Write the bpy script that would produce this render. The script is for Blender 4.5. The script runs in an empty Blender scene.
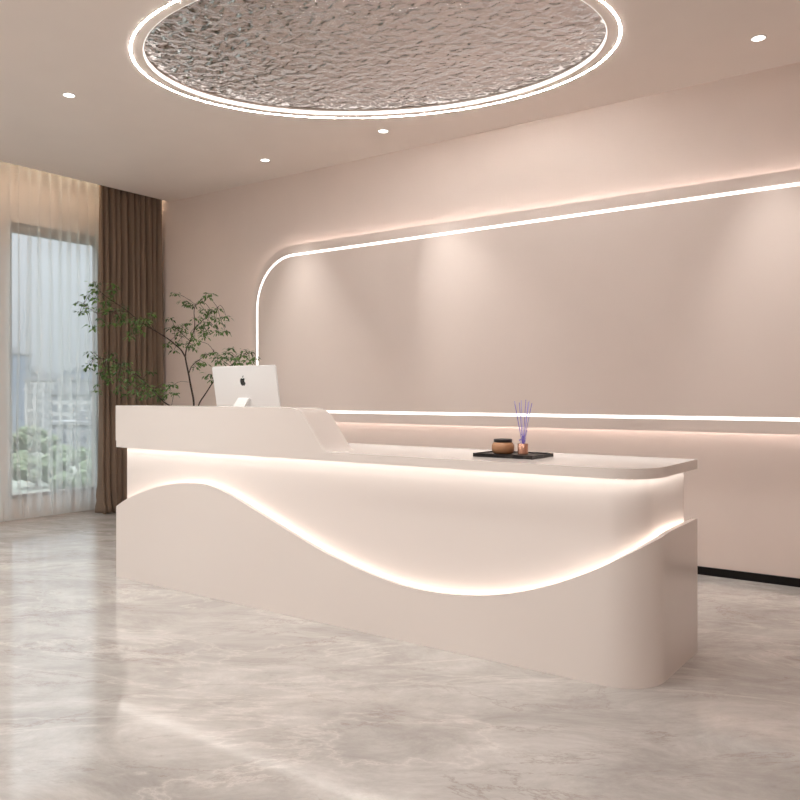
import bpy, bmesh, math, random
WAVE= [0.42, 0.42, 0.42, 0.42, 0.42, 0.42, 0.42, 0.42, 0.42, 0.42, 0.42, 0.42, 0.42, 0.42, 0.42, 0.42, 0.42, 0.42, 0.42, 0.42, 0.42, 0.42, 0.428, 0.4548, 0.4784, 0.4985, 0.5166, 0.5331, 0.5481, 0.5621, 0.5747, 0.5847, 0.5928, 0.5999, 0.6061, 0.6109, 0.6135, 0.6133, 0.6101, 0.6034, 0.5926, 0.5791, 0.5637, 0.5467, 0.5288, 0.5108, 0.4926, 0.4745, 0.4563, 0.4382, 0.4205, 0.4032, 0.3861, 0.3692, 0.3527, 0.3376, 0.324, 0.3114, 0.299, 0.2874, 0.2771, 0.2679, 0.2593, 0.2517, 0.2465, 0.2435, 0.2423, 0.2427, 0.2443, 0.2472, 0.2516, 0.2576, 0.2656, 0.2754, 0.2872, 0.3009, 0.3164, 0.3337, 0.3529, 0.3742, 0.3974, 0.4225, 0.4495, 0.4625, 0.4757, 0.4888, 0.5015, 0.5135, 0.5246, 0.5345, 0.5429, 0.5499, 0.5553, 0.5594, 0.5623, 0.5655, 0.567, 0.5679, 0.5685, 0.569, 0.5693, 0.5695, 0.5696, 0.5697, 0.5699]
BRANCHES = [([(-4.959, 4.1, 0.979), (-4.963, 4.1, 1.057), (-4.986, 4.09, 1.175), (-4.997, 4.08, 1.261), (-5.025, 4.08, 1.348), (-5.025, 4.07, 1.394)], 0.013, 0.01), ([(-5.025, 4.07, 1.394), (-5.026, 4.03, 1.448), (-5.061, 4.0, 1.49), (-5.096, 3.97, 1.529), (-5.179, 3.93, 1.585), (-5.276, 3.9, 1.639), (-5.336, 3.86, 1.686), (-5.422, 3.83, 1.756), (-5.51, 3.8, 1.814), (-5.599, 3.77, 1.869), (-5.662, 3.74, 1.926), (-5.699, 3.72, 1.983)], 0.01, 0.003), ([(-5.025, 4.07, 1.394), (-5.047, 4.1, 1.459), (-5.029, 4.12, 1.523), (-5.005, 4.14, 1.61), (-5.02, 4.16, 1.676), (-5.053, 4.18, 1.759), (-5.053, 4.2, 1.817), (-4.981, 4.22, 1.869)], 0.009, 0.003), ([(-4.997, 4.08, 1.261), (-5.005, 4.12, 1.325), (-4.957, 4.15, 1.372), (-4.91, 4.18, 1.411), (-4.839, 4.2, 1.434)], 0.007, 0.003), ([(-4.945, 4.12, 0.963), (-4.916, 4.12, 1.034), (-4.863, 4.14, 1.112), (-4.805, 4.17, 1.205), (-4.735, 4.2, 1.275), (-4.656, 4.22, 1.332), (-4.588, 4.24, 1.389), (-4.521, 4.26, 1.411)], 0.01, 0.003), ([(-4.98, 4.08, 0.963), (-5.063, 4.05, 0.978), (-5.171, 4.0, 1.029), (-5.232, 3.97, 1.088), (-5.292, 3.93, 1.163), (-5.365, 3.9, 1.235), (-5.44, 3.87, 1.295), (-5.515, 3.84, 1.335), (-5.59, 3.8, 1.368), (-5.692, 3.76, 1.393)], 0.011, 0.003), ([(-5.422, 3.83, 1.756), (-5.55, 3.8, 1.765), (-5.719, 3.76, 1.756), (-5.783, 3.73, 1.79), (-5.836, 3.71, 1.832)], 0.004, 0.002), ([(-5.005, 4.14, 1.61), (-4.874, 4.12, 1.681), (-4.747, 4.1, 1.733), (-4.633, 4.08, 1.778)], 0.005, 0.002), ([(-5.029, 4.12, 1.523), (-5.176, 4.16, 1.587), (-5.327, 4.2, 1.662)], 0.005, 0.002)]
CLUSTERS = [(-5.766, 3.737, 1.999), (-5.662, 3.705, 1.939), (-5.938, 3.775, 1.844), (-5.777, 3.717, 1.796), (-5.912, 3.696, 1.843), (-5.997, 3.776, 1.782), (-6.106, 3.9, 1.808), (-6.004, 3.872, 1.682), (-5.948, 3.864, 1.653), (-5.692, 3.733, 1.856), (-5.711, 3.809, 1.865), (-5.498, 3.746, 1.923), (-5.527, 3.721, 1.899), (-5.543, 3.705, 1.819), (-5.515, 3.731, 1.789), (-5.686, 3.903, 1.798), (-5.624, 3.879, 1.744), (-5.55, 3.874, 1.755), (-5.521, 3.872, 1.809), (-5.263, 3.726, 1.68), (-5.24, 3.754, 1.665), (-5.295, 3.83, 1.697), (-5.292, 3.856, 1.644), (-5.319, 3.885, 1.593), (-5.47, 3.891, 1.608), (-5.227, 3.701, 1.546), (-5.114, 3.825, 1.725), (-5.815, 3.841, 1.727), (-5.686, 3.801, 1.669), (-5.703, 3.723, 1.88), (-5.784, 3.794, 2.007), (-5.432, 3.701, 1.967), (-5.634, 3.904, 1.722), (-5.272, 3.888, 1.7), (-5.797, 3.811, 1.806), (-5.86, 3.752, 1.91), (-6.001, 3.898, 1.969), (-5.615, 3.817, 1.867), (-5.78, 3.892, 1.779), (-5.578, 3.884, 1.685), (-5.281, 3.802, 1.624), (-5.125, 3.779, 1.653), (-5.584, 3.824, 1.681), (-5.217, 4.123, 1.917), (-5.038, 4.059, 1.834), (-5.02, 4.093, 1.82), (-5.096, 4.215, 1.821), (-4.791, 4.03, 1.814), (-4.724, 4.031, 1.848), (-4.84, 4.17, 1.886), (-4.813, 4.087, 1.729), (-4.791, 4.148, 1.756), (-4.705, 4.133, 1.757), (-4.592, 4.102, 1.694), (-4.826, 4.259, 1.681), (-4.882, 4.067, 1.692), (-4.909, 4.119, 1.643), (-4.768, 4.069, 1.655), (-4.818, 4.172, 1.642), (-4.652, 4.086, 1.582), (-4.606, 4.105, 1.589), (-5.377, 4.199, 1.731), (-5.234, 4.097, 1.634), (-5.231, 4.154, 1.662), (-5.247, 4.237, 1.644), (-4.936, 4.044, 1.577), (-4.866, 4.035, 1.535), (-4.821, 4.075, 1.559), (-5.319, 4.204, 1.539), (-5.186, 4.168, 1.516), (-4.976, 4.077, 1.487), (-5.199, 4.099, 1.456), (-5.24, 4.063, 1.504), (-4.816, 4.13, 1.709), (-4.621, 4.03, 1.675), (-4.966, 4.187, 1.603), (-4.963, 4.235, 1.614), (-5.312, 4.249, 1.624), (-5.159, 4.196, 1.678), (-5.339, 4.25, 1.6), (-4.819, 4.024, 1.509), (-4.956, 4.089, 1.472), (-5.018, 4.252, 1.787), (-4.999, 4.266, 1.425), (-4.826, 4.179, 1.432), (-4.902, 4.306, 1.416), (-5.039, 4.229, 1.361), (-5.047, 4.276, 1.354), (-4.994, 4.15, 1.318), (-4.607, 4.126, 1.423), (-4.63, 4.187, 1.457), (-4.483, 4.113, 1.381), (-4.481, 4.172, 1.398), (-4.553, 4.311, 1.429), (-4.35, 4.16, 1.379), (-4.343, 4.082, 1.354), (-4.469, 4.091, 1.343), (-4.68, 4.121, 1.356), (-4.894, 4.268, 1.39), (-4.687, 4.167, 1.389), (-4.458, 4.15, 1.434), (-4.549, 4.103, 1.375), (-4.67, 4.316, 1.355), (-4.877, 4.182, 1.261), (-4.781, 4.13, 1.22), (-4.324, 4.094, 1.354), (-5.819, 3.753, 1.445), (-5.792, 3.78, 1.405), (-6.08, 3.902, 1.333), (-5.841, 3.776, 1.349), (-5.704, 3.75, 1.337), (-5.77, 3.858, 1.382), (-5.589, 3.8, 1.392), (-5.91, 3.979, 1.306), (-5.479, 3.769, 1.317), (-5.554, 3.867, 1.345), (-5.558, 3.926, 1.307), (-5.565, 3.838, 1.24), (-5.671, 3.977, 1.228), (-5.684, 3.855, 1.21), (-5.288, 3.798, 1.283), (-5.281, 3.839, 1.221), (-5.084, 3.749, 1.157), (-5.184, 3.841, 1.104), (-5.303, 3.8, 1.143), (-5.439, 3.953, 1.08), (-5.591, 3.939, 1.104), (-5.623, 3.86, 1.136), (-5.7, 3.748, 1.184), (-5.591, 3.801, 1.432), (-5.709, 3.798, 1.33), (-5.561, 3.79, 1.343), (-5.543, 3.796, 1.279), (-5.685, 3.949, 1.293), (-5.305, 3.774, 1.244), (-5.325, 3.752, 1.352), (-5.504, 3.963, 1.217), (-5.294, 3.876, 1.182), (-5.42, 3.978, 1.12), (-5.698, 3.837, 1.242), (-5.989, 3.956, 1.282), (-5.942, 3.897, 1.138), (-5.279, 3.93, 1.143), (-5.417, 3.919, 1.12), (-5.424, 3.859, 1.191), (-5.416, 3.762, 1.174), (-5.67, 3.791, 1.273), (-5.305, 3.95, 1.279), (-5.333, 4.066, 1.152), (-5.264, 4.072, 1.192), (-4.997, 3.931, 1.173), (-5.071, 4.008, 1.112), (-5.201, 4.042, 1.096), (-5.252, 4.004, 1.08), (-5.37, 4.046, 1.12), (-5.154, 3.977, 1.143)]
EXPO = 0.40
from mathutils import Vector, Matrix, noise
S = bpy.context.scene
COL = S.collection
PI = math.pi
random.seed(7)

# ------------------------------------------------------------------ helpers
def link(name, bm, mat=None, parent=None, smooth=False, auto=None):
    me = bpy.data.meshes.new(name)
    bmesh.ops.recalc_face_normals(bm, faces=bm.faces)
    bm.to_mesh(me); bm.free()
    o = bpy.data.objects.new(name, me); COL.objects.link(o)
    if mat: me.materials.append(mat)
    if parent: o.parent = parent
    if smooth:
        me.polygons.foreach_set('use_smooth', [True]*len(me.polygons))
        if auto:
            me.set_sharp_from_angle(angle=math.radians(auto))
    me.update()
    return o
def thing(name, label, cat, group=None, loc=(0, 0, 0), rz=0):
    o = bpy.data.objects.new(name, None); COL.objects.link(o)
    o.empty_display_size = .1
    o.location = loc; o.rotation_euler = (0, 0, rz)
    return tag(o, label, cat, group)
def tag(o, label, cat, group=None):
    o['label'] = label; o['category'] = cat
    if group: o['group'] = group
    return o
def struct(o, label=None):
    o['kind'] = 'structure'
    if label: o['label'] = label
    return o
def box(bm, x0, y0, z0, x1, y1, z1):
    v = [bm.verts.new(p) for p in ((x0,y0,z0),(x1,y0,z0),(x1,y1,z0),(x0,y1,z0),(x0,y0,z1),(x1,y0,z1),(x1,y1,z1),(x0,y1,z1))]
    for f in ((0,3,2,1),(4,5,6,7),(0,1,5,4),(1,2,6,5),(2,3,7,6),(3,0,4,7)):
        bm.faces.new([v[i] for i in f])
    return v
def boxes(*bs):
    bm = bmesh.new()
    for b in bs: box(bm, *b)
    return bm
def prism(bm, pts, z0, z1):
    a = [bm.verts.new((x, y, z0)) for x, y in pts]
    b = [bm.verts.new((x, y, z1)) for x, y in pts]
    n = len(pts)
    bm.faces.new(a[::-1]); bm.faces.new(b)
    for i in range(n):
        j = (i+1) % n
        bm.faces.new((a[i], a[j], b[j], b[i]))
def tube(bm, pts, radii, seg=8, cap=True):
    pts = [Vector(p) for p in pts]
    rings = []
    for i, p in enumerate(pts):
        t = (pts[min(i+1, len(pts)-1)] - pts[max(i-1, 0)]).normalized()
        a = t.orthogonal().normalized() if i == 0 else (prev - t*prev.dot(t)).normalized()
        prev = a; b = t.cross(a)
        r = radii[i] if hasattr(radii, '__len__') else radii
        rings.append([bm.verts.new(p + (a*math.cos(2*PI*k/seg) + b*math.sin(2*PI*k/seg))*r) for k in range(seg)])
    for q, s in zip(rings, rings[1:]):
        for k in range(seg):
            bm.faces.new((q[k], q[(k+1) % seg], s[(k+1) % seg], s[k]))
    if cap:
        bm.faces.new(rings[0][::-1]); bm.faces.new(rings[-1])
def lathe(bm, prof, seg=40, c=(0, 0, 0)):
    rings = []
    for r, z in prof:
        if r < 1e-5: rings.append([bm.verts.new((c[0], c[1], c[2]+z))])
        else: rings.append([bm.verts.new((c[0]+r*math.cos(2*PI*k/seg), c[1]+r*math.sin(2*PI*k/seg), c[2]+z)) for k in range(seg)])
    for q, s in zip(rings, rings[1:]):
        for k in range(seg):
            k2 = (k+1) % seg
            if len(q) == 1 and len(s) == 1: continue
            if len(q) == 1: bm.faces.new((q[0], s[k2], s[k]))
            elif len(s) == 1: bm.faces.new((q[k], q[k2], s[0]))
            else: bm.faces.new((q[k], q[k2], s[k2], s[k]))
def bevel(o, w, seg=2, ang=40):
    m = o.modifiers.new('bevel', 'BEVEL'); m.width = w; m.segments = seg
    m.limit_method = 'ANGLE'; m.angle_limit = math.radians(ang)
    return o
def catmull(pts, n=6):
    P = [Vector(p) for p in pts]; out = []
    for i in range(len(P)-1):
        a, b, c, d = P[max(i-1, 0)], P[i], P[i+1], P[min(i+2, len(P)-1)]
        for k in range(n):
            t = k/n
            out.append(.5*((2*b)+(c-a)*t+(2*a-5*b+4*c-d)*t*t+(3*b-a-3*c+d)*t**3))
    out.append(P[-1]); return out

# ------------------------------------------------------------------ materials
def mat(name, col, rough=.5, metal=0., spec=.5, emit=None, es=0., coat=0.):
    m = bpy.data.materials.new(name); m.use_nodes = True
    p = m.node_tree.nodes['Principled BSDF']
    p.inputs['Base Color'].default_value = (*col, 1)
    p.inputs['Roughness'].default_value = rough
    p.inputs['Metallic'].default_value = metal
    p.inputs['Specular IOR Level'].default_value = spec
    p.inputs['Coat Weight'].default_value = coat
    p.inputs['Coat Roughness'].default_value = .08
    if emit:
        p.inputs['Emission Color'].default_value = (*emit, 1)
        p.inputs['Emission Strength'].default_value = es
    return m
def nd(m, t, **kw):
    n = m.node_tree.nodes.new(t)
    for k, v in kw.items():
        if k in n.inputs: n.inputs[k].default_value = v
        else: setattr(n, k, v)
    return n
def lk(m, a, b): m.node_tree.links.new(a, b)
def ramp(m, stops):
    r = nd(m, 'ShaderNodeValToRGB'); e = r.color_ramp.elements
    while len(e) < len(stops): e.new(.5)
    for q, (p, c) in zip(e, stops): q.position = p; q.color = (*c, 1)
    return r
def speckle(m, scale, amt, base):                     # faint plaster mottling
    t = nd(m, 'ShaderNodeTexCoord'); n = nd(m, 'ShaderNodeTexNoise', Scale=scale, Detail=4.)
    lk(m, t.outputs['Object'], n.inputs['Vector'])
    r = ramp(m, [(.3, tuple(c*(1-amt) for c in base)), (.7, tuple(min(1, c*(1+amt)) for c in base))])
    lk(m, n.outputs['Fac'], r.inputs['Fac'])
    lk(m, r.outputs['Color'], m.node_tree.nodes['Principled BSDF'].inputs['Base Color'])
    return m

LEDC = (1., .965, .93)
WALL = (.80, .69, .63)
M = {}
M['wall'] = speckle(mat('wall_paint', WALL, .6, spec=.25), 3., .015, WALL)
M['ceil'] = speckle(mat('ceiling_paint', (.83, .745, .69), .7, spec=.2), 3., .012, (.83, .745, .69))
M['panel'] = speckle(mat('panel_paint', (.79, .69, .635), .55, spec=.25), 3., .01, (.79, .69, .635))
M['desk'] = mat('desk_lacquer', (.83, .765, .72), .22, spec=.4, coat=.35)
M['core'] = mat('core_lacquer', (.84, .775, .735), .22, spec=.45)
M['led'] = mat('led_white', (1, 1, 1), .5, emit=LEDC, es=1.25)
M['led_ring'] = mat('led_ring', (1, 1, 1), .5, emit=LEDC, es=104.)
M['led_desk'] = mat('led_desk', (1, 1, 1), .5, emit=(1., .94, .88), es=8.)
M['led_back'] = mat('led_backlight', (1, 1, 1), .5, emit=(1., .98, .97), es=5.)
M['led_warm'] = mat('led_warm', (1, 1, 1), .5, emit=(1., .80, .58), es=15.)
M['lens'] = mat('lamp_lens', (1, 1, 1), .5, emit=(1., .97, .94), es=4.)
M['trimwhite'] = mat('white_trim', (.8, .76, .72), .4)
M['black'] = mat('black_skirting', (.006, .005, .005), .4, spec=.2)
M['frame'] = mat('window_frame_taupe', (.26, .215, .19), .45)
M['mull'] = mat('mullion_paint', (.72, .6, .54), .5)
M['track'] = mat('track_metal', (.5, .45, .4), .4, .6)

# marble floor
m = M['floor'] = mat('marble_floor', (.6, .5, .45), .095, spec=.6)
P = m.node_tree.nodes['Principled BSDF']
tc = nd(m, 'ShaderNodeTexCoord')
mp0 = nd(m, 'ShaderNodeMapping'); mp0.inputs['Rotation'].default_value = (0, 0, -.55)
mp = nd(m, 'ShaderNodeMapping'); mp.inputs['Scale'].default_value = (.6, 1.15, 1)
lk(m, tc.outputs['Object'], mp0.inputs['Vector']); lk(m, mp0.outputs['Vector'], mp.inputs['Vector'])
n1 = nd(m, 'ShaderNodeTexNoise', Scale=2.8, Detail=14., Roughness=.76, Distortion=.5)
lk(m, mp.outputs['Vector'], n1.inputs['Vector'])
r1 = ramp(m, [(.30, (.37, .345, .325)), (.45, (.475, .45, .425)), (.55, (.56, .535, .51)), (.70, (.70, .675, .65))])
lk(m, n1.outputs['Fac'], r1.inputs['Fac'])
n2 = nd(m, 'ShaderNodeTexNoise', Scale=1.3, Detail=12., Roughness=.7, Distortion=.5)
lk(m, mp.outputs['Vector'], n2.inputs['Vector'])
a1 = nd(m, 'ShaderNodeMath', operation='SUBTRACT'); a1.inputs[1].default_value = .5
lk(m, n2.outputs['Fac'], a1.inputs[0])
a2 = nd(m, 'ShaderNodeMath', operation='ABSOLUTE'); lk(m, a1.outputs[0], a2.inputs[0])
rv = ramp(m, [(0., (.6, .6, .6)), (.005, (.25, .25, .25)), (.014, (0, 0, 0))]); lk(m, a2.outputs[0], rv.inputs['Fac'])
n3 = nd(m, 'ShaderNodeTexNoise', Scale=3., Detail=2.); lk(m, mp.outputs['Vector'], n3.inputs['Vector'])
rm = ramp(m, [(.40, (0, 0, 0)), (.6, (1, 1, 1))]); lk(m, n3.outputs['Fac'], rm.inputs['Fac'])
mu = nd(m, 'ShaderNodeMath', operation='MULTIPLY'); lk(m, rv.outputs['Color'], mu.inputs[0]); lk(m, rm.outputs['Color'], mu.inputs[1])
mx = nd(m, 'ShaderNodeMix', data_type='RGBA'); lk(m, mu.outputs[0], mx.inputs[0]); lk(m, r1.outputs['Color'], mx.inputs[6])
mx.inputs[7].default_value = (.30, .235, .20, 1)
# pale veins
n4 = nd(m, 'ShaderNodeTexNoise', Scale=1.15, Detail=10., Roughness=.62, Distortion=.6)
mp2 = nd(m, 'ShaderNodeMapping'); mp2.inputs['Location'].default_value = (7, 3, 0); mp2.inputs['Scale'].default_value = (.5, 1.2, 1)
lk(m, mp0.outputs['Vector'], mp2.inputs['Vector']); lk(m, mp2.outputs['Vector'], n4.inputs['Vector'])
b1 = nd(m, 'ShaderNodeMath', operation='SUBTRACT'); b1.inputs[1].default_value = .52; lk(m, n4.outputs['Fac'], b1.inputs[0])
b2 = nd(m, 'ShaderNodeMath', operation='ABSOLUTE'); lk(m, b1.outputs[0], b2.inputs[0])
rw = ramp(m, [(0., (.4, .4, .4)), (.005, (.15, .15, .15)), (.02, (0, 0, 0))]); lk(m, b2.outputs[0], rw.inputs['Fac'])
mx2 = nd(m, 'ShaderNodeMix', data_type='RGBA'); lk(m, rw.outputs['Color'], mx2.inputs[0]); lk(m, mx.outputs[2], mx2.inputs[6])
mx2.inputs[7].default_value = (.85, .80, .76, 1)
lk(m, mx2.outputs[2], P.inputs['Base Color'])

# rippled metal
m = M['ripple'] = mat('rippled_metal', (.53, .50, .49), .17, 1.)
tc = nd(m, 'ShaderNodeTexCoord')
mp = nd(m, 'ShaderNodeMapping'); mp.inputs['Scale'].default_value = (1., 1.1, 1)
lk(m, tc.outputs['Object'], mp.inputs['Vector'])
n1 = nd(m, 'ShaderNodeTexNoise', Scale=15.5, Detail=1.6, Roughness=.42, Distortion=.45); lk(m, mp.outputs['Vector'], n1.inputs['Vector'])
bu = nd(m, 'ShaderNodeBump', Strength=1., Distance=.048); lk(m, n1.outputs['Fac'], bu.inputs['Height'])
lk(m, bu.outputs['Normal'], m.node_tree.nodes['Principled BSDF'].inputs['Normal'])

# fabrics
def fabric_thin(name, col, alpha):
    m = bpy.data.materials.new(name); m.use_nodes = True; t = m.node_tree; t.nodes.clear()
    o = nd(m, 'ShaderNodeOutputMaterial')
    tr = nd(m, 'ShaderNodeBsdfTransparent')
    d = nd(m, 'ShaderNodeBsdfDiffuse', Color=(*col, 1)); tl = nd(m, 'ShaderNodeBsdfTranslucent', Color=(*col, 1))
    x1 = nd(m, 'ShaderNodeMixShader'); x1.inputs[0].default_value = .78
    lk(m, d.outputs[0], x1.inputs[1]); lk(m, tl.outputs[0], x1.inputs[2])
    x2 = nd(m, 'ShaderNodeMixShader'); x2.inputs[0].default_value = alpha
    lk(m, tr.outputs[0], x2.inputs[1]); lk(m, x1.outputs[0], x2.inputs[2])
    lk(m, x2.outputs[0], o.inputs[0]); return m
M['sheer'] = fabric_thin('sheer_voile', (.93, .97, .97), .30)
m = M['drape'] = mat('brown_drape', (.21, .15, .108), .75, spec=.25)
m.node_tree.nodes['Principled BSDF'].inputs['Sheen Weight'].default_value = .1
tc = nd(m, 'ShaderNodeTexCoord'); n1 = nd(m, 'ShaderNodeTexNoise', Scale=400., Detail=1.); lk(m, tc.outputs['Object'], n1.inputs['Vector'])
bu = nd(m, 'ShaderNodeBump', Strength=.2, Distance=.002); lk(m, n1.outputs['Fac'], bu.inputs['Height'])
lk(m, bu.outputs['Normal'], m.node_tree.nodes['Principled BSDF'].inputs['Normal'])
# glass pane
m = M['glass'] = bpy.data.materials.new('window_glass'); m.use_nodes = True; m.node_tree.nodes.clear()
o = nd(m, 'ShaderNodeOutputMaterial'); tr = nd(m, 'ShaderNodeBsdfTransparent', Color=(.93, .96, .97, 1))
gl = nd(m, 'ShaderNodeBsdfGlossy', Roughness=.02); fr = nd(m, 'ShaderNodeFresnel', IOR=1.45)
x = nd(m, 'ShaderNodeMixShader'); lk(m, fr.outputs[0], x.inputs[0]); lk(m, tr.outputs[0], x.inputs[1]); lk(m, gl.outputs[0], x.inputs[2]); lk(m, x.outputs[0], o.inputs[0])

# ------------------------------------------------------------------ room
XL, XR, YF, YB, ZC = -6.9, 3.4, -4.2, 5.02, 3.0
SLOT = -6.43
struct(link('floor', boxes((XL-.2, YF-.2, -.12, XR+.2, YB+.2, 0)), M['floor']))
struct(link('wall_back', boxes((XL-.2, YB, 0, XR+.2, YB+.2, 3.3)), M['wall']))
M['tan'] = mat('bounce_tan_paint', (.74, .56, .48), .6, spec=.25)  # for the unseen right wall, deepened to tint the bounced light
struct(link('wall_right', boxes((XR, YF, 0, XR+.2, YB, 3.3)), M['tan']))
struct(link('wall_front', boxes((XL-.2, YF-.2, 0, XR+.2, YF, 3.3)), M['wall']))
WY0, WY1, WZ0, WZ1 = -.6, 4.545, .176, 2.63                 # window opening
struct(link('wall_left', boxes((XL-.09, YF, 0, XL, WY0, 3.3), (XL-.09, WY1, 0, XL, YB, 3.3),
                               (XL-.09, WY0, 0, XL, WY1, WZ0), (XL-.09, WY0, WZ1, XL, WY1, 3.3)), M['wall']))
# ceiling with oval opening, curtain slot at the left
OC = Vector((-2.76, 3.523)); OA = math.radians(24.1)
def oval(a, b, n=128):
    ca, sa = math.cos(OA), math.sin(OA); out = []
    for i in range(n):
        t = 2*PI*i/n; x, y = a*math.cos(t), b*math.sin(t)
        out.append((OC.x + x*ca - y*sa, OC.y + x*sa + y*ca))
    return out
HA, HB = 1.295, .917
bm = bmesh.new()
rect = [(SLOT, YF), (XR, YF), (XR, YB), (SLOT, YB)]
hole = oval(HA, HB)
rv_ = [bm.verts.new((x, y, ZC)) for x, y in rect]; hv = [bm.verts.new((x, y, ZC)) for x, y in hole]
ed = [bm.edges.new((rv_[i], rv_[(i+1) % 4])) for i in range(4)] + [bm.edges.new((hv[i], hv[(i+1) % len(hv)])) for i in range(len(hv))]
bmesh.ops.triangle_fill(bm, edges=ed, use_beauty=True)
# drop any triangles that landed inside the hole
bad = [f for f in bm.faces if all(v in hv for v in f.verts)]
bmesh.ops.delete(bm, geom=bad, context='FACES_ONLY')
up = bmesh.ops.extrude_face_region(bm, geom=bm.faces[:])
bmesh.ops.translate(bm, verts=[v for v in up['geom'] if isinstance(v, bmesh.types.BMVert)], vec=(0, 0, .3))
box(bm, XL-.09, YF, 3.18, SLOT, YB, 3.3)
struct(link('ceiling', bm, M['ceil']))
# black recessed skirting along the back wall
struct(link('baseboard_back', boxes((-5.9, YB-.012, 0, XR, YB, .049)), M['black']))

# window: frame, pier, panes
win = bpy.data.objects.new('window_1', None); COL.objects.link(win); struct(win)
fx0, fx1 = XL-.08, XL-.012
bm = bmesh.new()
FT = .085
piers = [(3.575, 3.66), (1.5, 1.585)]
segs = [(3.66, WY1), (1.585, 3.575), (WY0, 1.5)]
for a, b in segs:
    box(bm, fx0, a, WZ1-FT, fx1, b, WZ1); box(bm, fx0, a, WZ0, fx1, b, WZ0+.03)
    box(bm, fx0, a, WZ0+.03, fx1, a+.03, WZ1-FT); box(bm, fx0, b-.02, WZ0+.03, fx1, b, WZ1-FT)
link('window_frame', bm, M['frame'], win)
for a, b in piers:
    link('mullion', boxes((XL-.085, a, WZ0, XL+.01, b, WZ1)), M['mull'], win)
for a, b in segs:
    link('pane', boxes((XL-.05, a+.03, WZ0+.03, XL-.042, b-.02, WZ1-FT)), M['glass'], win)
link('sill', boxes((XL-.03, WY0, WZ0-.02, XL+.012, WY1, WZ0)), M['mull'], win)

# ------------------------------------------------------------------ curtains
def hang(name, y0, y1, x, z0, z1, per, amp, seed, mt, n=700, nz=26, flare=.0, thick=0, skew=0., vary=0.):
    rnd = random.Random(seed); bm = bmesh.new()
    k = int((y1-y0)/per); ph = [rnd.uniform(-.6, .6) for _ in range(k+2)]; am = [rnd.uniform(.55, 1.25) for _ in range(k+2)]
    sk = [rnd.uniform(-.5, 1.) for _ in range(k+2)]
    rows = []
    for j in range(nz+1):
        t = j/nz; z = z0 + (z1-z0)*t
        row = []
        for i in range(n+1):
            s = i/n; q = s*k; c = int(q); f = q-c
            f2 = f*f*(3-2*f)
            p = ph[c]*(1-f2) + ph[c+1]*f2; a = am[c]*(1-f2) + am[c+1]*f2
            a *= (.62 + .38*min(1, (1-t)*3.))                         # gathered tighter at the heading
            a *= 1 + flare*max(0, .10-t)*10*.5
            th = 2*PI*q + p
            yy = y0 + (y1-y0)*s + skew*per*math.sin(th)*(.75+.35*(1-t))*(1+vary*(sk[c]*(1-f2)+sk[c+1]*f2)) + .012*math.sin(3.1*z+ph[c]*4)*(1-t)
            w = .0
            if flare and t < .1: w = flare*(.1-t)*10*.06*noise.noise(Vector((s*22, z*9, seed)))
            row.append(bm.verts.new((x + amp*a*math.cos(th) + .006*math.sin(5*z+th*.5)*(1-t) + w, yy, z + (w*.25 if flare else 0))))
        rows.append(row)
    for a, b in zip(rows, rows[1:]):
        for i in range(n): bm.faces.new((a[i], a[i+1], b[i+1], b[i]))
    o = link(name, bm, mt, smooth=True)
    if thick:
        s = o.modifiers.new('solid', 'SOLIDIFY'); s.thickness = thick
    return o
drape = hang('drape', 4.30, 4.968, -6.535, .008, 3.085, .066, .060, 3, M['drape'], n=420, nz=60, flare=1., thick=.003, skew=.31)
tag(drape, 'heavy brown floor-length drape gathered in folds beside the window', 'curtain')
sheer = hang('sheer_curtain', -.7, 4.62, -6.69, .022, 3.085, .092, .013, 11, M['sheer'], n=2600, nz=14, skew=.42, vary=.5)
tag(sheer, 'translucent white sheer curtain hanging across the tall window', 'curtain')
struct(link('trim_1', boxes((-6.55, -.9, 3.085, -6.52, YB, 3.18), (-6.705, -.9, 3.085, -6.675, YB, 3.18)), M['track']))
st = link('slot_light_strip', boxes((-6.628, -.6, 3.10, -6.612, 5.0, 3.112)), M['led_warm'])
tag(st, 'warm amber light strip along the ceiling slot above the curtains', 'light strip')

# ------------------------------------------------------------------ ceiling oval
def band(bm, a0, b0, a1, b1, z0, z1, n=128):
    p, q = oval(a0, b0, n), oval(a1, b1, n)
    L = [[bm.verts.new((x, y, z)) for x, y in r] for r, z in ((p, z0), (q, z0), (q, z1), (p, z1))]
    for i in range(n):
        j = (i+1) % n
        for k in range(4):
            A, B = L[k], L[(k+1) % 4]; bm.faces.new((A[i], A[j], B[j], B[i]))
ring = thing('ring_light', 'large oval white light line around the rippled metal ceiling inlay', 'ceiling light')
bm = bmesh.new(); band(bm, 1.3598, .9678, 1.3662, .9742, 2.9985, 3.004); link('outer_light_line', bm, M['led_ring'], ring)
bm = bmesh.new(); band(bm, HA-.003, HB-.003, HA-.0005, HB-.0005, 3.001, 3.023); link('inner_light_band', bm, M['led'], ring)
bm = bmesh.new(); prism(bm, oval(HA-.0005, HB-.0005), 3.036, 3.05)
inlay = link('ceiling_inlay', bm, M['ripple'])
tag(inlay, 'rippled silver-grey metal inlay filling the oval ceiling recess', 'ceiling inlay')

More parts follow.
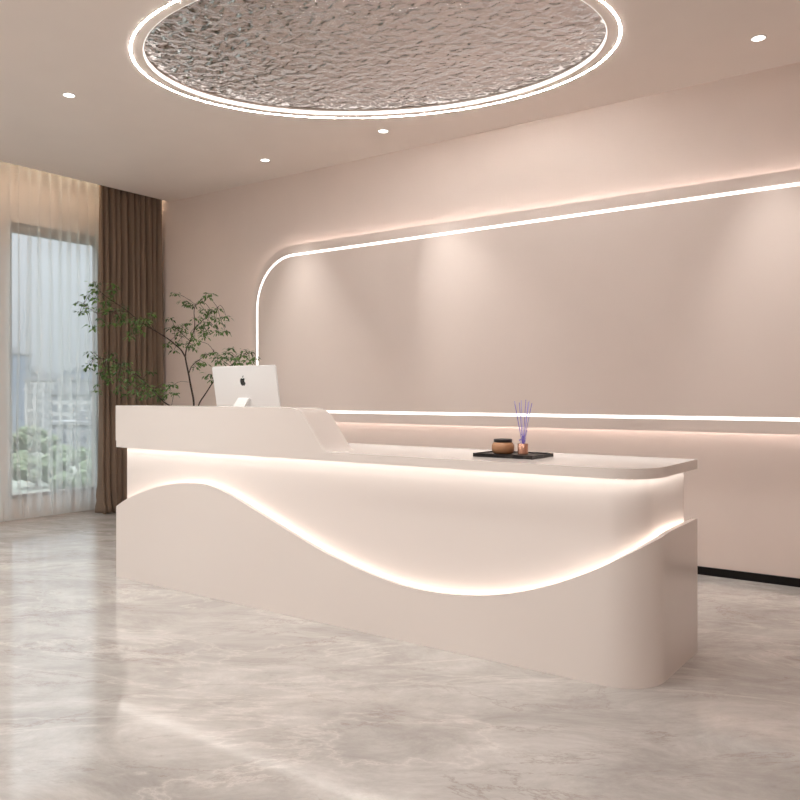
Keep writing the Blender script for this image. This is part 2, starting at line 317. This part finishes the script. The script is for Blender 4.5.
# ------------------------------------------------------------------ downlights
def spot(name, loc, target, power, size, blend, parent, col=(1, .97, .93), rad=.03):
    l = bpy.data.lights.new(name, 'SPOT'); l.energy = power; l.spot_size = math.radians(size); l.spot_blend = blend
    l.color = col; l.shadow_soft_size = .06
    o = bpy.data.objects.new(name, l); COL.objects.link(o); o.parent = parent
    d = Vector(target)-Vector(loc)
    o.rotation_euler = d.to_track_quat('-Z', 'Y').to_euler(); o.location = loc
    return o
def downlight(x, y, label, aim, power, size=70, blend=1.):
    t = thing('downlight', label, 'ceiling light', 'recessed round downlights in the ceiling', (x, y, ZC))
    bm = bmesh.new(); lathe(bm, [(.033, 0), (.033, -.003), (.040, -.004), (.042, 0), (.033, 0)], 32); link('trim_ring', bm, M['trimwhite'], t, True, 30)
    bm = bmesh.new(); lathe(bm, [(0, -.002), (.033, -.002), (.033, 0), (0, 0)], 32); link('lens', bm, M['lens'], t)
    if power: spot('spot_lamp', (0, 0, -.015), (aim[0]-x, aim[1]-y, aim[2]-ZC), power, size, blend, t)
    return t
downlight(-4.657, 2.856, 'round ceiling downlight left of the oval, nearest the window curtains', (-4.6, 2.7, 0), 70, 130)
downlight(-4.661, 4.578, 'round ceiling downlight nearest the corner above the indoor tree', (-4.36, 4.95, .2), 52, 54)
downlight(-3.457, 4.574, 'round ceiling downlight between the oval light and the back wall', (-2.35, 4.95, .2), 62, 52)
downlight(-.935, 4.553, 'round ceiling downlight right of the oval at the right picture edge', (-.82, 4.95, .2), 52, 54)

downlight(-1.5, 2.4, 'added fill downlight in front of the low counter end', (-1.8, 3.2, .8), 70, 52)  # added out of view to brighten the countertop and desk front
downlight(-3.3, 1.9, 'added fill downlight in front of the raised desk ledge', (-3.2, 3.25, .9), 30, 52)  # second added downlight, also out of view

# added fill lamps, out of view on the ceiling of the front half
def linear(x, y, label, L, W, power, col=(1, .985, .97)):
    t = thing('fill_lamp', label, 'ceiling light', 'added slim fill lamps in front part of room', (x, y, ZC))
    link('housing', boxes((-L/2, -W/2, -.05, L/2, W/2, 0)), M['trimwhite'], t)
    link('diffuser', boxes((-L/2+.02, -W/2+.02, -.056, L/2-.02, W/2-.02, -.05)), M['led'], t)
    l = bpy.data.lights.new('lamp', 'AREA'); l.shape = 'RECTANGLE'; l.size = L-.05; l.size_y = W-.05; l.energy = power; l.color = col
    o = bpy.data.objects.new('lamp', l); COL.objects.link(o); o.parent = t; o.location = (0, 0, -.062)
    return t
LP = 25
linear(-3.8, .6, 'added slim fill lamp in the window half of the front room', 3., .3, LP*1.6)
linear(.5, .1, 'added slim fill lamp in the right half of the front room', 3., .3, LP*1.3)
linear(-3.4, -2.2, 'added slim fill lamp nearest the front wall', 3., .3, LP*1.3)

# ------------------------------------------------------------------ wall panel
def rrect(x0, z0, x1, z1, r, n=14):
    out = []
    for cx, cz, a in ((x1-r, z1-r, 0), (x0+r, z1-r, PI/2), (x0+r, z0+r, PI), (x1-r, z0+r, 1.5*PI)):
        for i in range(n+1):
            t = a + PI/2*i/n; out.append((cx+r*math.cos(t), cz+r*math.sin(t)))
    return out
def yprism(bm, pts, y0, y1):
    a = [bm.verts.new((x, y0, z)) for x, z in pts]; b = [bm.verts.new((x, y1, z)) for x, z in pts]
    bm.faces.new(a); bm.faces.new(b[::-1])
    for i in range(len(pts)):
        j = (i+1) % len(pts); bm.faces.new((a[i], b[i], b[j], a[j]))
def yframe(bm, p, q, y0, y1):
    L = [[bm.verts.new((x, y, z)) for x, z in r] for r, y in ((p, y0), (q, y0), (q, y1), (p, y1))]
    n = len(p)
    for i in range(n):
        j = (i+1) % n
        for k in range(4):
            A, B = L[k], L[(k+1) % 4]; bm.faces.new((A[i], A[j], B[j], B[i]))
PX0, PX1, PZ0, PZ1 = -5.205, 1.6, .873, 2.373
pan = thing('wall_panel', 'long taupe wall panel with rounded corner and white light outline', 'wall panel', loc=(0, 0, 0))
bm = bmesh.new(); yprism(bm, rrect(PX0, PZ0, PX1, PZ1, .50), 4.95, 4.975); link('panel_board', bm, M['panel'], pan)
bm = bmesh.new(); yframe(bm, rrect(-5.145, .948, PX1-.06, 2.297, .44), rrect(-5.125, .968, PX1-.080, 2.277, .42), 4.9485, 4.951); link('light_outline', bm, M['led'], pan)
bm = bmesh.new(); yprism(bm, rrect(PX0+.12, PZ0+.12, PX1-.12, PZ1-.12, .40), 4.975, YB); link('mounting_frame', bm, M['panel'], pan)
bm = bmesh.new(); yframe(bm, rrect(PX0+.040, PZ0+.040, PX1-.040, PZ1-.040, .46), rrect(PX0+.06, PZ0+.06, PX1-.06, PZ1-.06, .44), 4.976, 4.986); link('backlight_strip', bm, M['led_back'], pan)

# ------------------------------------------------------------------ reception desk
DX0, DX1, DY0, DY1 = -4.2, -.9615, 2.88, 3.50
def dpath(off, y1=DY1, r1=.008, r2=.18, nf=60, na=12, ns=10):
    P = []; a, b, c = DX0+off, DX1-off, DY0+off; q1 = max(r1-off, .004); q2 = max(r2-off, .004)
    for i in range(ns+1): P.append((a, y1+(c+q1-y1)*i/ns))
    for i in range(1, na): t = PI+PI/2*i/na; P.append((a+q1+q1*math.cos(t), c+q1+q1*math.sin(t)))
    for i in range(nf+1): P.append((a+q1+(b-q2-a-q1)*i/nf, c))
    for i in range(1, na): t = -PI/2+PI/2*i/na; P.append((b-q2+q2*math.cos(t), c+q2+q2*math.sin(t)))
    for i in range(ns+1): P.append((b, c+q2+(y1-c-q2)*i/ns))
    return P
def ribbon(bm, po, pi, z0, z1):                              # a wall along a path, z0/z1 lists or numbers
    n = len(po); g = lambda z, i: z[i] if hasattr(z, '__len__') else z
    L = [[bm.verts.new((p[i][0], p[i][1], g(z, i))) for i in range(n)] for p, z in ((po, z0), (po, z1), (pi, z1), (pi, z0))]
    for i in range(n-1):
        for k in range(4):
            A, B = L[k], L[(k+1) % 4]; bm.faces.new((A[i], A[i+1], B[i+1], B[i]))
    for e in (0, n-1): bm.faces.new([L[k][e] for k in range(4)])
desk = thing('reception_desk', 'long curved white reception desk with glowing wave-shaped front', 'reception desk')
CZ0, CZ1 = .783, .823
SB = .046
Wv = list(WAVE)
bm = bmesh.new(); ribbon(bm, dpath(0), dpath(.02), 0, Wv); fas = link('wave_front_panel', bm, M['desk'], desk, True, 35)
bm = bmesh.new(); prism(bm, dpath(SB, 3.46), .0, CZ0); link('desk_body', bm, M['core'], desk, True, 35)
bm = bmesh.new(); prism(bm, dpath(0), CZ0, CZ1); link('countertop', bm, M['desk'], desk, True, 35)
prof = [(DX0, CZ1), (-2.50, CZ1), (-2.513, .8245), (-2.524, .829), (-2.536, .838), (-2.559, .866), (-2.611, .935), (-2.655, .988), (-2.677, 1.008), (-2.70, 1.0215), (-2.73, 1.030), (-2.765, 1.0335), (-2.80, 1.034), (DX0, 1.034)]
bm = bmesh.new(); yprism(bm, prof, DY0, 3.08)
bm2 = link('raised_ledge', bm, M['desk'], desk, True, 25)
bm = bmesh.new(); ribbon(bm, dpath(.0205), dpath(.030), [z-.07 for z in Wv], [z-.05 for z in Wv]); link('wave_light_strip', bm, M['led_desk'], desk)
bm = bmesh.new(); ribbon(bm, dpath(.014, 3.47), dpath(.024, 3.47), CZ0-.0015, CZ0+.001); link('counter_light_strip', bm, M['led_desk'], desk)

# ------------------------------------------------------------------ computer
ALU = mat('silver_aluminium', (.87, .87, .87), .35, .15)
mon = thing('desktop_computer', 'silver all-in-one computer seen from behind on the reception desk', 'computer', loc=(-3.555, 3.34, CZ1))
T = Matrix.Translation((0, 0, .262)) @ Matrix.Rotation(math.radians(9.5), 4, 'X')
def tilt(bm): bmesh.ops.transform(bm, matrix=T, verts=bm.verts)
bm = bmesh.new(); yprism(bm, rrect(-.273, -.190, .273, .190, .014, 6), -.006, .006); tilt(bm); sh = bevel(link('shell', bm, ALU, mon, True, 40), .003)
bm = bmesh.new(); box(bm, -.264, .0062, -.13, .264, .0072, .182); tilt(bm); link('screen', bm, mat('screen_glass', (.01, .01, .012), .08), mon)
neck = [(-.125, .008), (-.118, .06), (-.095, .14), (-.058, .205), (-.016, .257)]
bm = bmesh.new(); pr = []
for y, z in neck:
    pr.append([bm.verts.new(p) for p in ((-.058, y, z), (.036, y, z), (.036, y+.010, z-.002), (-.058, y+.010, z-.002))])
for a, b in zip(pr, pr[1:]):
    for k in range(4): bm.faces.new((a[k], a[(k+1) % 4], b[(k+1) % 4], b[k]))
bm.faces.new(pr[0][::-1]); bm.faces.new(pr[-1]); 
link('stand_neck', bm, ALU, mon, True, 40)
link('stand_foot', boxes((-.073, -.132, 0, .073, .045, .008)), ALU, mon)
AP = [(0, .28), (.10, .33), (.22, .38), (.34, .34), (.42, .27), (.34, .18), (.29, .06), (.31, -.08), (.38, -.18), (.46, -.23), (.40, -.38), (.30, -.53), (.20, -.60), (.10, -.59), (0, -.55), (-.10, -.59), (-.2, -.60), (-.30, -.52), (-.40, -.35), (-.46, -.15), (-.47, .02), (-.42, .2), (-.32, .32), (-.2, .37), (-.1, .33)]
LF = [(.02, .42), (.04, .55), (.12, .66), (.22, .72), (.22, .6), (.16, .5), (.09, .43)]
bm = bmesh.new(); s = .048
for poly in (AP, LF):
    vs = [bm.verts.new((x*s-.011, -.0068, z*s+.098)) for x, z in poly]
    f = bm.faces.new(vs); r = bmesh.ops.extrude_face_region(bm, geom=[f]); bmesh.ops.translate(bm, verts=[v for v in r['geom'] if isinstance(v, bmesh.types.BMVert)], vec=(0, .001, 0))
bmesh.ops.triangulate(bm, faces=bm.faces[:]); tilt(bm); link('fruit_emblem', bm, mat('dark_emblem', (.012, .012, .014), .25), mon)['label'] = 'dark bitten fruit emblem'

# ------------------------------------------------------------------ tray, jar, diffuser
m = mat('dark_stone_tray', (.02, .018, .017), .3, spec=.25)
tc = nd(m, 'ShaderNodeTexCoord'); n1 = nd(m, 'ShaderNodeTexNoise', Scale=14., Detail=5., Distortion=2.); lk(m, tc.outputs['Object'], n1.inputs['Vector'])
r = ramp(m, [(.5, (.012, .011, .011)), (.62, (.05, .043, .04)), (.7, (.02, .018, .017))]); lk(m, n1.outputs['Fac'], r.inputs['Fac']); lk(m, r.outputs['Color'], m.node_tree.nodes['Principled BSDF'].inputs['Base Color'])
tray = thing('serving_tray', 'black stone tray lying on the lower counter', 'tray', loc=(-1.672, 3.175, CZ1))
link('tray_base', boxes((-.146, -.105, 0, .146, .105, .011)), m, tray)
link('tray_rim', boxes((-.146, -.105, .011, .146, -.098, .016), (-.146, .098, .011, .146, .105, .016), (-.146, -.098, .011, -.139, .098, .016), (.139, -.098, .011, .146, .098, .016)), m, tray)
COP = mat('tan_ceramic', (.46, .235, .12), .38, .0)
jar = thing('jar', 'squat tan jar with black lid on the black tray', 'jar', loc=(-1.729, 3.185, CZ1+.0111))
bm = bmesh.new(); lathe(bm, [(0, 0), (.038, 0), (.045, .004), (.0505, .014), (.0515, .026), (.050, .038), (.045, .047), (.038, .051), (0, .051)], 48); link('jar_body', bm, COP, jar, True, 50)
bm = bmesh.new(); lathe(bm, [(0, .051), (.040, .051), (.0415, .053), (.0415, .063), (.040, .065), (0, .064)], 48); link('lid', bm, mat('black_lid', (.012, .010, .009), .35), jar, True, 40)
CU = mat('rose_copper', (.72, .40, .29), .25, .75)
dif = thing('reed_diffuser', 'rose copper scent bottle holding thin purple reeds on the black tray', 'reed diffuser', loc=(-1.629, 3.185, CZ1+.0111))
bm = bmesh.new(); lathe(bm, [(0, 0), (.0215, 0), (.023, .0015), (.023, .046), (.0215, .048), (.011, .048), (.010, .046), (.010, .006), (0, .006)], 40); link('bottle', bm, CU, dif, True, 40)
PUR = mat('purple_reed', (.22, .16, .62), .4); PUR2 = mat('lilac_reed', (.42, .36, .78), .4)
for i, (tx, ty, tz) in enumerate([(-.047, .01, .236), (-.030, -.02, .225), (-.024, .03, .240), (-.013, -.01, .230), (.016, .02, .232), (.022, -.015, .243), (.026, .01, .238), (.044, .0, .228)]):
    bm = bmesh.new(); a = (-tx*.12, -ty*.12, .008); n = 5
    tube(bm, [(a[0]+(tx-a[0])*k/n, a[1]+(ty-a[1])*k/n, a[2]+(tz-a[2])*k/n) for k in range(n+1)], .0014, 6); link('reed', bm, PUR if i % 2 else PUR2, dif, True, 60)
# small blue-violet buds low on the reeds
bm = bmesh.new()
for k in range(13):
    z = random.uniform(.052, .105); a = random.uniform(0, 2*PI); rr = random.uniform(.003, .020)
    bmesh.ops.create_icosphere(bm, subdivisions=1, radius=random.uniform(.0022, .0042), matrix=Matrix.Translation((rr*math.cos(a), rr*math.sin(a), z)))
    tube(bm, [(rr*math.cos(a), rr*math.sin(a), z), (rr*.3*math.cos(a), rr*.3*math.sin(a), .02)], .0006, 4)
link('flower_buds', bm, PUR, dif, True)

# ------------------------------------------------------------------ indoor tree
BARK = mat('dark_bark', (.045, .028, .02), .8)
LEAF = mat('leaf_green', (.06, .13, .03), .5); 
m = LEAF; tc = nd(m, 'ShaderNodeTexCoord'); n1 = nd(m, 'ShaderNodeTexNoise', Scale=9., Detail=2.); lk(m, tc.outputs['Object'], n1.inputs['Vector'])
r = ramp(m, [(.35, (.035, .08, .018)), (.55, (.08, .17, .032)), (.72, (.16, .27, .06))]); lk(m, n1.outputs['Fac'], r.inputs['Fac']); lk(m, r.outputs['Color'], m.node_tree.nodes['Principled BSDF'].inputs['Base Color'])
TX, TY = -4.94, 4.12
tree = thing('indoor_tree', 'airy green indoor tree with thin branches behind the reception desk', 'plant', loc=(0, 0, 0))
bm = bmesh.new(); nodes = []
for pts, r0, r1 in BRANCHES:
    c = catmull(pts, 5); n = len(c)
    nodes += c[2:]
    tube(bm, c, [.62*(r0+(r1-r0)*i/(n-1)) for i in range(n)], 7)
for pts in ([(-4.959, 4.10, .98), (-4.95, 4.11, .7), (-4.945, 4.12, .36)], [BRANCHES[4][0][0], (-4.94, 4.12, .7), (-4.925, 4.125, .36)], [BRANCHES[5][0][0], (-4.985, 4.10, .7), (-4.96, 4.115, .36)]):
    c = catmull(pts, 5); tube(bm, c, .0085, 7)
rnd = random.Random(5)
fol = bmesh.new()
def leaf(p, d, L, W, nrm):
    d = d.normalized(); s = d.cross(nrm).normalized(); u = s.cross(d)
    pts = [p, p+d*L*.3+s*W*.5+u*L*.03, p+d*L*.65+s*W*.42-u*L*.02, p+d*L-u*L*.10, p+d*L*.65-s*W*.42-u*L*.02, p+d*L*.3-s*W*.5+u*L*.03]
    mid1 = fol.verts.new(p+d*L*.33-u*L*.02); mid2 = fol.verts.new(p+d*L*.67-u*L*.05)
    v = [fol.verts.new(q) for q in pts]
    for f in ((v[0], v[1], mid1), (v[1], v[2], mid2, mid1), (v[2], v[3], mid2), (v[3], v[4], mid2), (v[4], v[5], mid1, mid2), (v[5], v[0], mid1)): fol.faces.new(f)
for c in CLUSTERS:
    c = Vector(c)
    b = min(nodes, key=lambda q: (q-c).length)
    if (b-c).length > .02:
        mid = (b+c)/2 + Vector((rnd.uniform(-.015, .015), rnd.uniform(-.015, .015), .018))
        tube(bm, catmull([b, mid, c], 3), [.0016]*6+[.001], 4)
    for k in range(rnd.randint(12, 17)):
        a = rnd.uniform(0, 2*PI); off = Vector((math.cos(a), math.sin(a), rnd.uniform(-.8, .35)))
        p = c + off*rnd.uniform(.004, .036)
        leaf(p, off + Vector((0, 0, -.35)), rnd.uniform(.026, .044), rnd.uniform(.011, .017), Vector((rnd.uniform(-.5, .5), rnd.uniform(-.5, .5), 1)).normalized())
link('trunk', bm, BARK, tree, True, 60)
link('foliage', fol, LEAF, tree)
bm = bmesh.new(); lathe(bm, [(0, 0), (.15, 0), (.165, .01), (.20, .40), (.203, .41), (.19, .41), (.185, .36), (0, .36)], 48, (TX, TY, 0)); link('pot', bm, mat('grey_pot', (.35, .31, .28), .55), tree, True, 40)
bm = bmesh.new(); lathe(bm, [(0, .372), (.12, .368), (.1855, .361)], 32, (TX, TY, 0)); link('soil', bm, mat('soil', (.03, .02, .014), .95), tree, True)

# ------------------------------------------------------------------ the town outside the window
GZ = -13.
AX = Vector((-.5861, .8103)); AR = Vector((.8103, .5861))     # bearings from the room towards the town
def town(d, t): p = AX*d + AR*(t*d); return p.x, p.y
struct(link('ground', boxes((-900, -300, GZ-1, -20, 900, GZ)), mat('town_ground', (.12, .13, .11), .9)))
def facade(name, col, dark, sx, sz):
    m = mat(name, col, .7); tc = nd(m, 'ShaderNodeTexCoord')
    br = nd(m, 'ShaderNodeTexBrick', Scale=1., offset=0.); br.inputs['Color1'].default_value = (*dark, 1); br.inputs['Color2'].default_value = (*[c*1.15 for c in dark], 1); br.inputs['Mortar'].default_value = (*col, 1)
    br.inputs['Mortar Size'].default_value = .55; br.inputs['Brick Width'].default_value = sx; br.inputs['Row Height'].default_value = sz; br.inputs['Mortar Smooth'].default_value = 0
    ad = nd(m, 'ShaderNodeVectorMath', operation='DOT_PRODUCT'); ad.inputs[1].default_value = (1, 1, 0)
    se = nd(m, 'ShaderNodeSeparateXYZ'); cb = nd(m, 'ShaderNodeCombineXYZ')
    lk(m, tc.outputs['Object'], ad.inputs[0]); lk(m, tc.outputs['Object'], se.inputs[0])
    lk(m, ad.outputs['Value'], cb.inputs[0]); lk(m, se.outputs[2], cb.inputs[1]); lk(m, cb.outputs[0], br.inputs['Vector'])
    lk(m, br.outputs['Color'], m.node_tree.nodes['Principled BSDF'].inputs['Base Color']); return m
FA = [facade('facade_blue', (.15, .175, .215), (.10, .12, .155), 2.4, 3.2), facade('facade_pale', (.29, .285, .285), (.12, .125, .14), 3., 3.), facade('facade_grey', (.19, .19, .205), (.09, .095, .11), 2.6, 3.)]
ROOF = mat('roof_grey', (.17, .17, .18), .8)
def building(d, t, w, dep, h, fa, rz, label):
    x, y = town(d, t); o = thing('building', label, 'building', None, (x, y, GZ), rz)
    link('tower_block', boxes((-w/2, -dep/2, 0, w/2, dep/2, h)), FA[fa], o)
    link('roof', boxes((-w/2-.3, -dep/2-.3, h, w/2+.3, dep/2+.3, h+.8), (-w/5, -dep/5, h+.8, w/6, dep/6, h+3)), ROOF, o)
building(300, -.489, 9, 12, 29, 0, .5, 'bluish slab tower leftmost in the window')
building(420, -.473, 9, 12, 27, 2, .45, 'slim grey tower second from the left in the window')
building(330, -.463, 6, 9, 23, 2, .4, 'narrow grey tower behind the left sheer folds')
building(380, -.452, 7, 9, 24, 1, .5, 'narrow pale tower in the middle of the skyline')
building(260, -.444, 10, 9, 18.5, 1, .5, 'broad pale apartment block in the middle of the skyline')
building(450, -.435, 22, 12, 23, 2, .35, 'wide grey block far behind the pale apartment block')
building(240, -.421, 8, 9, 15, 2, .5, 'low grey block right of the pale apartment block')
building(350, -.412, 14, 12, 20, 1, .5, 'pale block right of the wide grey block')
building(210, -.397, 12, 10, 14, 1, .5, 'low pale building at the right end of the window')
building(520, -.400, 20, 14, 29, 0, .5, 'distant bluish tower at the right end of the window')
building(176, -.385, 16, 9, 7.5, 2, .5, 'lowest grey building just beyond the trees on the right')
TL_ = mat('tree_leaves', (.07, .09, .05), .9)
def outdoor_tree(d, t, h, r, label):
    x, y = town(d, t); o = thing('tree', label, 'tree', 'trees in the park outside the window', (x, y, GZ))
    bm = bmesh.new(); tube(bm, [(0, 0, 0), (.1, 0, h*.3), (0, .1, h*.6)], [.28, .22, .12], 7); link('trunk', bm, BARK, o, True)
    bm = bmesh.new(); g = random.Random(int(d*10+t*9999))
    for k in range(26):
        q = Vector((g.uniform(-1, 1), g.uniform(-1, 1), g.uniform(-.5, .6)))*r*.72
        bmesh.ops.create_icosphere(bm, subdivisions=2, radius=r*g.uniform(.22, .4), matrix=Matrix.Translation(q+Vector((0, 0, h-r*.8))))
    for v in bm.verts: v.co += v.normal*0 + Vector(noise.noise_vector(v.co*1.7))*r*.14 + Vector(noise.noise_vector(v.co*5))*r*.06
    link('crown', bm, TL_, o)
TW = [(112, -.495, 5, 2.4, 'outermost left tree in front of the bluish tower'), (160, -.484, 7, 3.2, 'tall tree beside the bluish tower'), (136, -.474, 4.6, 2.6, 'small tree third from the left in the park'), (185, -.466, 7.5, 3.4, 'tall tree behind the left park trees'), (120, -.457, 4.8, 2.7, 'small tree in the middle of the park'), (168, -.447, 6, 3., 'tree before the broad pale apartment block'), (128, -.438, 4.6, 2.6, 'small tree right of the middle of the park'), (144, -.426, 5.2, 2.8, 'tree before the low grey block'), (104, -.414, 4.2, 2.6, 'small tree near the right end of the park'), (139, -.400, 5, 2.7, 'tree before the low pale building'), (116, -.388, 4.8, 2.6, 'rightmost tree beside the brown drape')]
for a in TW: outdoor_tree(*a)

# ------------------------------------------------------------------ world, camera, view
w = bpy.data.worlds.new('World'); S.world = w; w.use_nodes = True
bg = w.node_tree.nodes['Background']; bg.inputs['Strength'].default_value = 1.
# overcast sky: the zenith is brighter than the hazy horizon
wt = w.node_tree; tcw = wt.nodes.new('ShaderNodeTexCoord'); sx = wt.nodes.new('ShaderNodeSeparateXYZ'); rw_ = wt.nodes.new('ShaderNodeValToRGB')
wt.links.new(tcw.outputs['Generated'], sx.inputs[0]); wt.links.new(sx.outputs[2], rw_.inputs['Fac']); wt.links.new(rw_.outputs['Color'], bg.inputs['Color'])
ce = rw_.color_ramp.elements; ce[0].position = .0; ce[0].color = (.42, .435, .46, 1); ce[1].position = 1.; ce[1].color = (9.0, 9.1, 9.2, 1)
e_ = ce.new(.30); e_.color = (.85, .88, .93, 1)
cam = bpy.data.cameras.new('camera'); co = bpy.data.objects.new('camera', cam); COL.objects.link(co)
co.location = (0, 0, 1.1); co.rotation_euler = (PI/2, 0, math.radians(35.877))
cam.sensor_width = 36; cam.lens = 36*795/800; cam.shift_y = -5.5/800; cam.clip_end = 2000
S.camera = co
S.view_settings.view_transform = 'Standard'; S.view_settings.look = 'None'; S.view_settings.gamma = 1; S.view_settings.exposure = EXPO
S.cycles.use_denoising = True
S.cycles.max_bounces = 10; S.cycles.diffuse_bounces = 6; S.cycles.transparent_max_bounces = 24
S.cycles.sample_clamp_indirect = 8
